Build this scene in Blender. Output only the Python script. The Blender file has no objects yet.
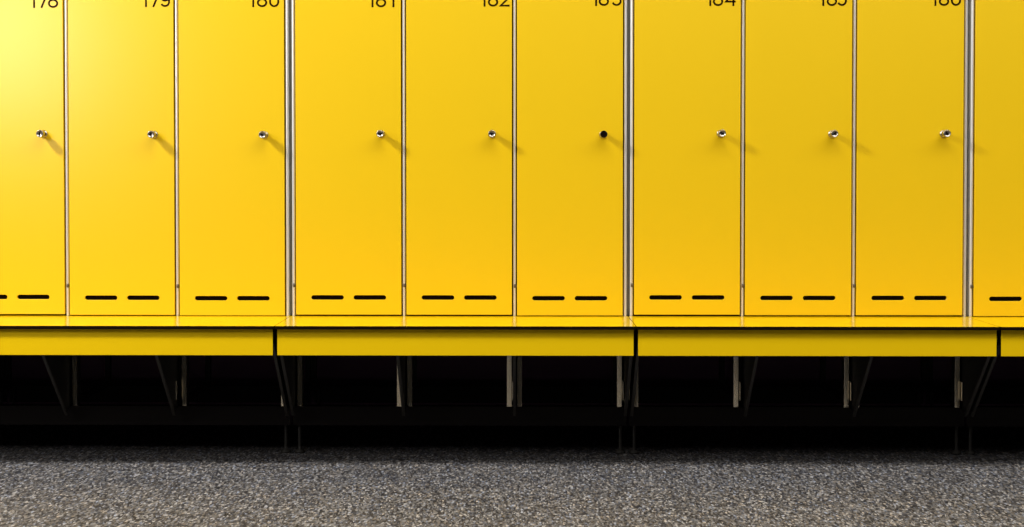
import bpy, bmesh, math, random
from mathutils import Vector, Matrix
random.seed(7)
C = bpy.context.scene.collection
R = math.radians

# ------------------------------------------------------------------ sizes (metres)
W = 0.300                 # one locker, post centre to post centre
PAIR = 0.0168             # the two posts where one bank meets the next
P = 3 * W + PAIR          # bank pitch
ZS = 0.378                # top of the seat boards
ZB = 0.362                # underside of the lockers
ZT = 2.06                 # top of the lockers
DF = -0.006               # front face of the doors (posts' front is y = 0)
PX = 0.00271              # metres per photo pixel on the doors, for the small marks

# ------------------------------------------------------------------ materials
def new_mat(name):
    m = bpy.data.materials.new(name); m.use_nodes = True
    nt = m.node_tree
    return m, nt, nt.nodes['Principled BSDF']

def mat(name, col, rough=0.5, metal=0.0, spec=0.5, bump=None):
    m, nt, b = new_mat(name)
    b.inputs['Base Color'].default_value = (*col, 1)
    b.inputs['Roughness'].default_value = rough
    b.inputs['Metallic'].default_value = metal
    b.inputs['Specular IOR Level'].default_value = spec
    if bump:
        sc, st = bump
        tc = nt.nodes.new('ShaderNodeTexCoord'); nz = nt.nodes.new('ShaderNodeTexNoise')
        bp = nt.nodes.new('ShaderNodeBump')
        nz.inputs['Scale'].default_value = sc; nz.inputs['Detail'].default_value = 3
        bp.inputs['Strength'].default_value = st; bp.inputs['Distance'].default_value = 0.002
        nt.links.new(tc.outputs['Object'], nz.inputs['Vector'])
        nt.links.new(nz.outputs['Fac'], bp.inputs['Height'])
        nt.links.new(bp.outputs['Normal'], b.inputs['Normal'])
    return m

YEL = (0.79, 0.508, 0.0005)
M_door = mat('yellow_laminate', YEL, 0.34, 0, 0.75, (9.0, 0.02))
M_seat = mat('yellow_seat_laminate', YEL, 0.19, 0, 0.5)
M_apron = mat('yellow_apron_laminate', YEL, 0.45, 0, 0.15)
M_core = mat('black_core', (0.007, 0.004, 0.002), 0.9, 0, 0.03)
M_alu = mat('brushed_aluminium', (0.82, 0.80, 0.77), 0.38, 0.55, 0.5)
M_alu_grey = mat('grey_filler_metal', (0.20, 0.19, 0.16), 0.55, 0.3, 0.5)
M_inside = mat('dark_cabinet', (0.010, 0.009, 0.008), 0.8, 0, 0.1)
M_black = mat('black_plastic', (0.004, 0.002, 0.0015), 0.8, 0, 0.05)
M_num = mat('number_paint', (0.020, 0.006, 0.001), 0.45, 0, 0.05)
M_chrome = mat('chrome', (0.42, 0.38, 0.33), 0.30, 1.0, 0.5)
M_steel = mat('grey_steel', (0.98, 0.87, 0.66), 0.26, 0.9, 0.5)
M_darksteel = mat('dark_steel', (0.020, 0.018, 0.016), 0.6, 0.0, 0.2)
M_rail = mat('dark_brown_steel', (0.009, 0.006, 0.005), 0.7, 0.0, 0.2)
M_wall = mat('dark_wall', (0.16, 0.08, 0.13), 0.9, 0, 0.1, (30, 0.1))
M_hinge = mat('hinge_metal', (0.16, 0.13, 0.10), 0.45, 0.7)

def floor_material():
    m, nt, b = new_mat('speckled_floor')
    N = nt.nodes; L = nt.links
    tc = N.new('ShaderNodeTexCoord')
    v = N.new('ShaderNodeTexVoronoi'); v.inputs['Scale'].default_value = 1
    mp = N.new('ShaderNodeMapping'); mp.inputs['Scale'].default_value = (250, 85, 85)
    L.new(tc.outputs['Object'], mp.inputs['Vector']); L.new(mp.outputs['Vector'], v.inputs['Vector'])
    sep = N.new('ShaderNodeSeparateColor'); L.new(v.outputs['Color'], sep.inputs['Color'])
    rp = N.new('ShaderNodeValToRGB'); L.new(sep.outputs['Red'], rp.inputs['Fac'])
    rp.color_ramp.interpolation = 'LINEAR'
    e = rp.color_ramp.elements
    e[0].position = 0.0; e[0].color = (0.014, 0.013, 0.014, 1)
    e[1].position = 1.0; e[1].color = (0.40, 0.38, 0.36, 1)
    for pos, col in ((0.25, (0.040, 0.037, 0.038)), (0.5, (0.095, 0.089, 0.087)), (0.72, (0.135, 0.124, 0.112)), (0.9, (0.22, 0.212, 0.208))):
        k = e.new(pos); k.color = (*col, 1)
    # coloured chips: a few bluish, a few tan
    rp2 = N.new('ShaderNodeValToRGB'); L.new(sep.outputs['Green'], rp2.inputs['Fac'])
    e = rp2.color_ramp.elements
    e[0].position = 0; e[0].color = (0.80, 0.94, 1.24, 1)
    e[1].position = 1; e[1].color = (1.13, 1.0, 0.84, 1)
    k = e.new(0.3); k.color = (1, 1, 1, 1)
    k = e.new(0.7); k.color = (1.0, 1.0, 1.0, 1)
    mx = N.new('ShaderNodeMix'); mx.data_type = 'RGBA'; mx.blend_type = 'MULTIPLY'
    mx.inputs['Factor'].default_value = 1
    L.new(rp.outputs['Color'], mx.inputs['A']); L.new(rp2.outputs['Color'], mx.inputs['B'])
    L.new(mx.outputs['Result'], b.inputs['Base Color'])
    b.inputs['Roughness'].default_value = 0.6
    b.inputs['Specular IOR Level'].default_value = 0.25
    return m
M_floor = floor_material()

# ------------------------------------------------------------------ helpers
def bx(bm, x0, x1, y0, y1, z0, z1, mi=0, bevel=0.0):
    t = bmesh.new()
    bmesh.ops.create_cube(t, size=1)
    bmesh.ops.scale(t, vec=(x1 - x0, y1 - y0, z1 - z0), verts=t.verts)
    bmesh.ops.translate(t, vec=((x0 + x1) / 2, (y0 + y1) / 2, (z0 + z1) / 2), verts=t.verts)
    if bevel:
        bmesh.ops.bevel(t, geom=t.edges[:], offset=bevel, segments=2, affect='EDGES', profile=0.5)
    for f in t.faces: f.material_index = mi
    merge(bm, t)

def merge(bm, t):
    me = bpy.data.meshes.new('tmp'); t.to_mesh(me); t.free()
    bm.from_mesh(me); bpy.data.meshes.remove(me)

def lathe(bm, prof, axis_y=True, seg=32, mats=None):
    """turn a profile of (radius, height) about the y axis (towards -y) or the z axis"""
    rings = []
    for r, h in prof:
        ring = []
        for i in range(seg):
            a = 2 * math.pi * i / seg
            co = (r * math.cos(a), -h, r * math.sin(a)) if axis_y else (r * math.cos(a), r * math.sin(a), h)
            ring.append(bm.verts.new(co))
        rings.append(ring)
    for k in range(len(rings) - 1):
        for i in range(seg):
            f = bm.faces.new((rings[k][i], rings[k][(i + 1) % seg], rings[k + 1][(i + 1) % seg], rings[k + 1][i]))
            f.smooth = True
            if mats: f.material_index = mats[k]
    for rg, mi in ((rings[0], 0), (rings[-1], mats[-1] if mats else 0)):
        f = bm.faces.new(rg); f.material_index = mi

def prism(bm, outline, lo, hi, axis, mi=0):
    """extrude a 2-D outline along an axis ('x': outline is (y,z); 'z': (x,y))"""
    def co(p, h): return {'x': (h, p[0], p[1]), 'z': (p[0], p[1], h), 'y': (p[0], h, p[1])}[axis]
    a = [bm.verts.new(co(p, lo)) for p in outline]; b = [bm.verts.new(co(p, hi)) for p in outline]
    n = len(outline)
    fs = [bm.faces.new(a), bm.faces.new(b[::-1])]
    for i in range(n): fs.append(bm.faces.new((a[i], b[i], b[(i + 1) % n], a[(i + 1) % n])))
    for f in fs: f.material_index = mi

def finish(name, bm, mats):
    bmesh.ops.recalc_face_normals(bm, faces=bm.faces[:])
    me = bpy.data.meshes.new(name); bm.to_mesh(me); bm.free()
    for m in mats: me.materials.append(m)
    return me

def obj(name, me, parent=None, loc=(0, 0, 0), rot=(0, 0, 0), label=None):
    o = bpy.data.objects.new(name, me); C.objects.link(o)
    o.location = loc; o.rotation_euler = rot
    if parent: o.parent = parent
    if label: o['label'] = label
    return o

def thing(name, label, cat, loc, group=None):
    o = bpy.data.objects.new(name, None); C.objects.link(o)
    o.location = loc; o.empty_display_size = 0.1
    o['label'] = label; o['category'] = cat
    if group: o['group'] = group
    return o

def stadium(cx, cz, L, h, n=10):
    r = h / 2; pts = []
    for i in range(n + 1):
        a = -math.pi / 2 + math.pi * i / n
        pts.append((cx + L / 2 - r + r * math.cos(a), cz + r * math.sin(a)))
    for i in range(n + 1):
        a = math.pi / 2 + math.pi * i / n
        pts.append((cx - L / 2 + r + r * math.cos(a), cz + r * math.sin(a)))
    return pts

def holed_panel(name, outer, holes, y_front, thick, bevel, mats):
    """panel in the x-z plane with real holes, rounded edges"""
    cu = bpy.data.curves.new(name + '_outline', 'CURVE'); cu.dimensions = '2D'; cu.fill_mode = 'BOTH'
    cu.extrude = thick / 2 - bevel; cu.bevel_depth = bevel; cu.bevel_resolution = 2; cu.offset = -bevel
    for pts in [outer] + holes:
        s = cu.splines.new('POLY'); s.points.add(len(pts) - 1)
        for p, q in zip(s.points, pts): p.co = (q[0], q[1], 0, 1)
        s.use_cyclic_u = True
    o = bpy.data.objects.new('tmp', cu); C.objects.link(o)
    dg = bpy.context.evaluated_depsgraph_get()
    me = bpy.data.meshes.new_from_object(o.evaluated_get(dg))
    bpy.data.objects.remove(o); bpy.data.curves.remove(cu)
    me.name = name
    # curve x,y -> x,z ; curve z -> -y
    me.transform(Matrix(((1, 0, 0, 0), (0, 0, -1, y_front + thick / 2), (0, 1, 0, 0), (0, 0, 0, 1))))
    me.materials.clear()
    for m in mats: me.materials.append(m)
    for p in me.polygons: p.material_index = 0; p.use_smooth = False
    return me

# ------------------------------------------------------------------ digits (monoline, 16 units tall, ~10 wide, centred)
def arc(cx, cy, rx, ry, a0, a1, n=20):
    return [(cx + rx * math.cos(R(a0 + (a1 - a0) * i / n)), cy + ry * math.sin(R(a0 + (a1 - a0) * i / n))) for i in range(n + 1)]
HS = 0.95   # half stroke
def glyph(ch):
    t = 15.3 - HS; b = HS
    if ch == '1': return [[(0, 0), (0, t), (-3.6, t - 3.2)]]
    if ch == '7': return [[(-0.4 - 1.6, 0), (4.0, t), (-4.2, t)]]
    if ch == '8': return [arc(0, b + 3.55, 4.2, 3.55, 0, 360, 36), arc(0, t - 3.15, 3.5, 3.15, 0, 360, 32)]
    if ch == '0': return [arc(0, b + 4.3, 4.1, 4.3, 180, 360, 24) + arc(0, t - 4.3, 4.1, 4.3, 0, 180, 24) + [(-4.1, b + 4.3)]]
    if ch == '9': return [arc(0, t - 4.0, 4.1, 4.0, 0, 360, 36), [(4.1, t - 4.2), (4.1, b + 4.1)] + arc(0, b + 4.0, 4.1, 4.0, 0, -150, 18)]
    if ch == '6': return [arc(0, b + 4.2, 4.1, 4.2, 0, 360, 36), [(-4.1, b + 4.2), (-4.1, t - 4.1)] + arc(0, t - 4.0, 4.1, 4.0, 180, 30, 18)]
    if ch == '2': return [arc(0, t - 4.1, 4.0, 4.1, 170, -25, 20) + [(-4.2, b), (4.6, b)]]
    if ch == '3': return [arc(0, t - 3.3, 3.6, 3.3, 150, -90, 20) + arc(0, b + 3.85, 4.1, 3.85, 90, -155, 24)]
    if ch == '4': return [[(2.6, 0), (2.6, t), (-4.6, 4.4), (4.9, 4.4)]]
    if ch == '5': return [[(3.8, t), (-3.0, t), (-3.6, b + 7.6)] + arc(0, b + 4.4, 4.1, 4.4, 130, -150, 26)]

def stroke_mesh(bm, pts, ox, h0=0.0, h1=0.0004):
    n = len(pts); closed = (Vector(pts[0]) - Vector(pts[-1])).length < 1e-3
    V = [Vector(p) for p in pts]
    if closed: V = V[:-1]; n -= 1
    L = []; Rr = []
    for i in range(n):
        if closed: a, c = V[i - 1], V[(i + 1) % n]
        else: a, c = V[max(i - 1, 0)], V[min(i + 1, n - 1)]
        d1 = (V[i] - a); d2 = (c - V[i])
        if d1.length < 1e-6: d1 = d2
        if d2.length < 1e-6: d2 = d1
        d1 = d1.normalized(); d2 = d2.normalized()
        n1 = Vector((-d1.y, d1.x)); n2 = Vector((-d2.y, d2.x))
        m = (n1 + n2)
        m = m.normalized() if m.length > 1e-3 else n1
        k = HS / max(0.45, m.dot(n1))
        L.append(V[i] + m * k); Rr.append(V[i] - m * k)
    def vt(p, h): return bm.verts.new(((p.x + ox) * PX, -h, p.y * PX))
    lf = [vt(p, h1) for p in L]; rf = [vt(p, h1) for p in Rr]
    lb = [vt(p, h0) for p in L]; rb = [vt(p, h0) for p in Rr]
    rng = range(n) if closed else range(n - 1)
    for i in rng:
        j = (i + 1) % n
        for q in ((lf[i], lf[j], rf[j], rf[i]), (lb[i], lb[j], lf[j], lf[i]), (rf[i], rf[j], rb[j], rb[i])):
            bm.faces.new(q)
    if not closed:
        for i in (0, n - 1): bm.faces.new((lf[i], rf[i], rb[i], lb[i]))

def number_mesh(txt):
    """origin at the foot of the first digit's stem"""
    bm = bmesh.new()
    second = 8.5; third = 20.3
    if txt[1] == '7': second = 9.2; third = 19.0
    if txt[2] in '34': second = 7.7
    if txt[2] == '0': second = 8.8; third = 20.9
    if txt[2] == '1': third = 20.9
    if txt[2] == '5': third = 18.4
    for ch, ox in zip(txt, (0, second, third)):
        for st in glyph(ch): stroke_mesh(bm, st, ox)
    me = bpy.data.meshes.new('number'); bm.to_mesh(me); bm.free()
    me.materials.append(M_num)
    return me

# ------------------------------------------------------------------ shared locker meshes (bank-local: x from bank centre, z from ZB)
DW = W - 0.0140           # door width
DH0, DH1 = ZS + 0.0042 - ZB, ZT - 0.03 - ZB
def door_mesh():
    sl = ZS + 0.0508 - ZB
    holes = [stadium(-0.0575, sl, 0.0885, 0.0125), stadium(0.0575, sl, 0.0885, 0.0125)]
    outer = [(-DW / 2, DH0), (DW / 2, DH0), (DW / 2, DH1), (-DW / 2, DH1)]
    return holed_panel('door', outer, holes, DF, 0.016, 0.0008, [M_door])
ME_door = door_mesh()

def vent_mesh():
    bm = bmesh.new()
    prism(bm, stadium(0, 0, 0.095, 0.018), -0.001, 0.002, 'y')
    return finish('vent', bm, [M_black])
ME_vent = vent_mesh()

def knob_mesh(black):
    bm = bmesh.new()
    # rosette, dark neck, turned chrome head with a rounded rim
    prof = [(0.0105, -0.001), (0.0105, 0.0025), (0.0085, 0.004), (0.0072, 0.0045), (0.0072, 0.019), (0.0094, 0.0195),
            (0.0101, 0.0210), (0.0101, 0.0370), (0.0095, 0.0386), (0.0082, 0.0390), (0.0078, 0.0378), (0.0030, 0.0375)]
    mats = [0, 0, 0, 1, 1, 0, 0, 0, 0, 0, 0]
    if black: mats = [0, 0, 0, 1, 1, 0, 0, 0, 1, 1, 1]
    lathe(bm, prof, True, 32, mats)
    # key slot, standing in the face
    bx(bm, -0.0050, 0.0050, -0.0385, -0.0370, -0.0016, 0.0016, 1)
    if not black:
        bx(bm, -0.0016, 0.0016, -0.0383, -0.0370, -0.0050, 0.0008, 1)
    return finish('lock_knob', bm, [M_chrome, M_black])
ME_knob = knob_mesh(False); ME_knob_black = knob_mesh(True)

def post_profile(w, depth, n=8):
    """half-rounded aluminium profile seen from above, (x, y)"""
    r = w / 2; pts = []
    for i in range(n + 1):
        a = math.pi + math.pi * i / n
        pts.append((r * math.cos(a), 0.0004 + 0.0037 * math.sin(a)))
    pts += [(r, depth), (-r, depth)]
    return pts
def post_mesh():
    bm = bmesh.new()
    prism(bm, post_profile(0.0074, 0.030), 0.010 + ZS - ZB - 0.0095, ZT - ZB, 'z')
    me = finish('post', bm, [M_alu])
    for p in me.polygons: p.use_smooth = False
    return me
ME_post = post_mesh()

def hinge_mesh():
    bm = bmesh.new()
    lathe(bm, [(0.0026, 0), (0.0033, 0.001), (0.0033, 0.009), (0.0026, 0.010)], False, 16)
    bx(bm, 0.0, 0.0080, 0.0012, 0.0026, 0.001, 0.009)
    return finish('hinge', bm, [M_hinge])
ME_hinge = hinge_mesh()

def body_mesh():
    bm = bmesh.new()
    hw = 1.5 * W + 0.0030; y0, y1 = 0.0125, 0.50; z1 = ZT - ZB
    for s in (-1, 1):
        xa, xb = sorted((s * hw, s * (hw - 0.0060)))
        bx(bm, xa, xb, 0.030, y1, 0, z1)
    for x in (-W / 2, W / 2): bx(bm, x - 0.003, x + 0.003, 0.030, y1 - 0.01, 0, z1 - 0.012)
    bx(bm, -hw + 0.006, hw - 0.006, y1 - 0.012, y1, 0, z1)
    bx(bm, -hw + 0.006, hw - 0.006, 0.0125, y1 - 0.012, 0, 0.012)
    bx(bm, -hw + 0.006, hw - 0.006, 0.0125, y1 - 0.012, z1 - 0.012, z1)
    return finish('body', bm, [M_inside])
ME_body = body_mesh()

def filler_mesh():
    bm = bmesh.new()
    g = PAIR / 2 - 0.0037
    bx(bm, -g, g, 0.0180, 0.0200, 0.010 + ZS - ZB - 0.0095, ZT - ZB)
    return finish('filler_strip', bm, [M_alu_grey])
ME_filler = filler_mesh()

# per door: vertical offset (px down), text foot (px above frame top is +), text left stem (px left of right post)
DOORS = {
    '178': (-0.2, 8.0, 31.1), '179': (0.5, 7.2, 29.8), '180': (0.9, 7.5, 33.1),
    '181': (0.0, 7.8, 30.8), '182': (0.0, 7.3, 29.9), '183': (0.6, 6.8, 29.4),
    '184': (-0.3, 7.0, 33.0), '185': (0.1, 7.1, 31.5), '186': (0.0, 7.2, 31.2),
    None: (0.8, 6.0, 31.0)}
KNOB_Z = 0.872
BANK_LABELS = [  # first and last banks are unseen, added against light leaking in at the ends
    'unnumbered yellow locker bank beyond the left end of the view',
    'yellow locker bank at left with doors 178, 179 and 180',
    'middle yellow locker bank with doors numbered 181, 182 and 183',
    'yellow locker bank right of centre with doors 184, 185 and 186',
    'yellow locker bank cut off by the right edge, no number in view',
    'unnumbered yellow locker bank beyond the right end of the view']
NUMS = [(None, None, None), ('178', '179', '180'), ('181', '182', '183'), ('184', '185', '186'), (None, None, None), (None, None, None)]
KNOB_ROT = {'178': 100, '179': 80, '180': 20, '181': 5, '182': 10, '183': 0, '184': 30, '185': -40, '186': 60, None: 0}

for b in range(-1, 5):
    X0 = (b - 1) * P
    t = thing('locker_bank', BANK_LABELS[b + 1], 'lockers', (X0, 0, ZB), 'yellow locker banks in a row')
    obj('body', ME_body, t)
    for k in range(4):
        obj('post', ME_post, t, ((k - 1.5) * W, 0, 0), label='silver aluminium post')
    if b < 4:
        obj('filler_strip', ME_filler, t, (P / 2, 0, 0), label='recessed grey strip between the double posts')
    for k in range(3):
        n = NUMS[b + 1][k]; off, foot, left = DOORS[n]
        dz = -off * PX
        xc = (k - 1) * W
        d = obj('door', ME_door, t, (xc, 0, dz), (0, R(random.uniform(-.03, .03)), 0),
                label=('yellow door numbered ' + n) if n else None)
        for s in (-1, 1):
            obj('vent', ME_vent, d, (s * 0.0575, DF + 0.0085, ZS + 0.0508 - ZB), label='black slot')
        kz = KNOB_Z - ZB
        obj('lock_knob', ME_knob_black if n == '183' else ME_knob, d, (W / 2 - 0.0605, DF, kz),
            (0, R(KNOB_ROT[n]), 0), label='black-faced knob' if n == '183' else 'chrome knob')
        for hz in (0.457 - ZB, ZT - 0.12 - ZB):
            obj('hinge', ME_hinge, d, (-W / 2 + 0.0012, -0.0020, hz))
        if n:
            tz = 1.2355 + 0.0 - foot * PX - ZB - dz
            obj('number', number_mesh(n), d, (W / 2 - left * PX, DF, tz), label='dark number ' + n)

# ------------------------------------------------------------------ benches with their steel sub-frame
BD = 0.300                # seat front edge in front of the posts
AP = BD - 0.012           # front face of the apron
ZA = 0.3022               # bottom edge of the apron
def seat_mesh():
    bm = bmesh.new()
    hw = P / 2 - 0.0008
    c = 0.0025
    out = [(-hw, 0.011), (-hw, -BD + c), (-hw + c, -BD), (hw - c, -BD), (hw, -BD + c), (hw, 0.011)]
    prism(bm, out, ZS - 0.0085, ZS, 'z', 1)
    me = finish('seat_board', bm, [M_seat, M_core])
    for p in me.polygons:
        if p.normal.z > 0.9: p.material_index = 0
    return me
def apron_mesh():
    bm = bmesh.new()
    hw = P / 2 - 0.0056
    bx(bm, -hw, hw, -AP, -AP + 0.013, ZA, ZS - 0.0090, 0, 0.0006)
    me = finish('apron', bm, [M_apron, M_core])
    for p in me.polygons:
        if abs(p.normal.x) > 0.9: p.material_index = 1
    return me
RAIL_T, RAIL_B = 0.1295, 0.078
def bracket_mesh(sides):
    """upright angle flanges, web behind them and a triangular gusset in the middle"""
    bm = bmesh.new()
    zt = ZS - 0.0090
    for s in sides:
        if s < 0:
            bx(bm, -0.0205, -0.0075, 0.0125, 0.0155, RAIL_T, ZB - 0.003, 0, 0.0005)
        else:
            prism(bm, [(0.0075, 0.0150), (0.0205, 0.0125), (0.0205, 0.0155), (0.0075, 0.0170)], RAIL_T, ZB - 0.003, 'z', 0)
        xa, xb = sorted((s * 0.0185, s * 0.0205))
        bx(bm, xa, xb, 0.0155, 0.045, RAIL_T, ZB - 0.003, 1)
    bx(bm, -0.0205 if -1 in sides else -0.0075, 0.0205 if 1 in sides else 0.0075, 0.045, 0.048, RAIL_T, ZB - 0.003, 1)
    return finish('bracket', bm, [M_steel, M_darksteel])
def strut_mesh():
    bm = bmesh.new()
    zt = ZS - 0.0090
    # gusset plate
    prism(bm, [(0.045, zt - 0.009), (0.011, zt - 0.009), (0.011, zt), (-AP + 0.022, zt), (-AP + 0.022, zt - 0.045), (-0.024, RAIL_T - 0.006), (0.0115, RAIL_T - 0.006), (0.0115, RAIL_T + 0.004), (0.045, RAIL_T + 0.004)],
          -0.0012, 0.0012, 'x', 1)
    p0 = Vector((-AP + 0.018, zt - 0.040)); p1 = Vector((-0.020, RAIL_T - 0.0185))
    d = (p1 - p0).normalized(); nrm = Vector((d.y, -d.x)) * 0.003
    prism(bm, [tuple(p0 + nrm), tuple(p1 + nrm), tuple(p1 - nrm), tuple(p0 - nrm)], -0.0038, 0.0038, 'x')
    return finish('gusset', bm, [M_strut, M_darksteel])
M_strut = mat('strut_steel', (0.040, 0.036, 0.031), 0.5, 0.0, 0.3)
def tab_mesh():
    bm = bmesh.new()
    bx(bm, -0.0095, -0.0072, -0.004, 0.0105, 0.150, 0.200, 0, 0.0005)
    return finish('bolt_plate', bm, [M_steel])
def rail_mesh():
    bm = bmesh.new()
    hw = P / 2 - 0.004
    bx(bm, -hw, hw, 0.0125, 0.0155, RAIL_B, RAIL_T, 0)
    bx(bm, -hw, hw, 0.0155, 0.048, RAIL_T - 0.003, RAIL_T, 0)
    return finish('base_rail', bm, [M_rail])
def back_rail_mesh():
    bm = bmesh.new()
    hw = P / 2 - 0.004
    bx(bm, -hw, hw, 0.455, 0.458, RAIL_B, RAIL_T, 0)
    bx(bm, -hw, hw, 0.440, 0.455, RAIL_T - 0.003, RAIL_T, 0)
    return finish('base_rail', bm, [M_rail])
def crossbar_mesh():
    """side frame under the lockers: top bar, rear upright and bottom bar"""
    bm = bmesh.new()
    bx(bm, -0.0075, 0.0075, 0.048, 0.470, ZB - 0.023, ZB - 0.0005, 0)
    bx(bm, -0.0075, 0.0075, 0.420, 0.440, RAIL_T, ZB - 0.023, 0)
    bx(bm, -0.0075, 0.0075, 0.048, 0.440, RAIL_T, RAIL_T + 0.016, 0)
    return finish('side_frame', bm, [M_darksteel])
def leg_mesh():
    bm = bmesh.new()
    lathe(bm, [(0.014, 0), (0.014, 0.004), (0.012, 0.008), (0.0045, 0.011), (0.0045, 0.020), (0.0045, RAIL_T - 0.003)], False, 24)
    return finish('leg', bm, [M_strut])
ME = dict(seat=seat_mesh(), apron=apron_mesh(), bracket=bracket_mesh((-1, 1)), bracket_l=bracket_mesh((1,)), bracket_r=bracket_mesh((-1,)), strut=strut_mesh(), tab=tab_mesh(),
          rail=rail_mesh(), back=back_rail_mesh(), cross=crossbar_mesh(), leg=leg_mesh())
BENCH_LABELS = [  # first and last benches are unseen, added to keep stray light from under the seats
    'yellow locker bench beyond the left end of the view',
    'yellow locker bench with black edge at left, below doors 178 to 180',
    'middle yellow locker bench with black edge, below doors 181 to 183',
    'yellow locker bench with black edge below doors 184 to 186',
    'end of a yellow locker bench cut off by the right edge',
    'yellow locker bench beyond the right end of the view']
GUSSET_SHIFT = {(0, 2): -0.0065, (2, 1): 0.0065}
for b in range(-1, 5):
    t = thing('locker_bench', BENCH_LABELS[b + 1], 'bench', ((b - 1) * P, 0, 0), 'yellow benches along the lockers')
    obj('seat_board', ME['seat'], t)
    obj('apron', ME['apron'], t)
    obj('base_rail', ME['rail'], t, label='dark lower rail'); obj('base_rail', ME['back'], t)
    for k in range(4):
        x = (k - 1.5) * W
        br = obj('bracket', ME[{0: 'bracket_l', 3: 'bracket_r'}.get(k, 'bracket')], t, (x, 0, 0), label='grey steel bracket under the seat')
        obj('gusset', ME['strut'], br, (GUSSET_SHIFT.get((b, k), 0.0), 0, 0), label='dark triangular gusset')
        obj('bolt_plate', ME['tab'], br, (0.0035, 0, 0))
        obj('side_frame', ME['cross'], t, (x, 0, 0))
        if k in (0, 3):
            for y in (0.031, 0.447):
                obj('leg', ME['leg'], t, (x - (0.0105 if k == 3 else -0.0105), y, 0))

# ------------------------------------------------------------------ setting
def structure(name, bm, m):
    o = obj(name, finish(name, bm, [m])); o['kind'] = 'structure'
    return o
bm = bmesh.new(); bx(bm, -4.5, 5.0, -6.0, 0.62, -0.05, 0.0); structure('floor', bm, M_floor)
bm = bmesh.new(); bx(bm, -4.5, 5.0, 0.52, 0.62, 0.0, 3.0); structure('wall_back', bm, M_wall)

# ------------------------------------------------------------------ light
def area(name, loc, target, sx, sy, power, col):
    l = bpy.data.lights.new(name, 'AREA'); l.shape = 'RECTANGLE'; l.size = sx; l.size_y = sy
    l.energy = power; l.color = col
    o = bpy.data.objects.new(name, l); C.objects.link(o); o.location = loc
    o.rotation_euler = (Vector(target) - Vector(loc)).to_track_quat('-Z', 'Y').to_euler()
    return o
area('window_light', (-1.75, -1.6, 1.32), (-1.0, 0, 1.0), 0.45, 0.55, 8.5, (1.0, 0.99, 0.98))  # added source for the pale glare on the left doors, not a real window
area('lamp_light', (-2.9, -1.55, 2.8), (1.2, 0, 0.8), 0.36, 0.36, 135, (1.0, 0.985, 0.96))
area('ceiling_light', (2.6, -2.0, 3.6), (2.6, -2.0, 0.0), 7.0, 1.4, 222, (1.0, 0.985, 0.96))
area('front_light', (1.4, -4.2, 4.1), (0.6, 0, 0.8), 5.0, 0.9, 55, (1.0, 0.985, 0.96))  # added fill from the front, lifts the shade on the aprons

w = bpy.data.worlds.new('World'); bpy.context.scene.world = w; w.use_nodes = True
bg = w.node_tree.nodes['Background']
bg.inputs['Color'].default_value = (1.0, 0.97, 0.94, 1); bg.inputs['Strength'].default_value = 0.02

# ------------------------------------------------------------------ camera
F, D, YAW, PIT, ROLL, SX, SY, CX, CZ = 1621.17, 4.39408, 0.01281, 0.02429, -0.00013, -15.214, -46.857, 0.15824, 0.75513
cam = bpy.data.cameras.new('camera'); co = bpy.data.objects.new('camera', cam); C.objects.link(co)
cam.sensor_fit = 'HORIZONTAL'; cam.sensor_width = 36.0; cam.lens = F / 1024 * 36.0
cam.shift_x = -SX / 1024; cam.shift_y = SY / 1024
cam.clip_start = 0.05; cam.clip_end = 60
co.location = (CX, -D, CZ)
co.rotation_euler = (math.pi / 2 - PIT, 0, YAW)
sc = bpy.context.scene
sc.camera = co
sc.view_settings.view_transform = 'Standard'; sc.view_settings.look = 'None'
sc.view_settings.gamma = 1; sc.view_settings.use_curve_mapping = False
sc.view_settings.exposure = -0.02
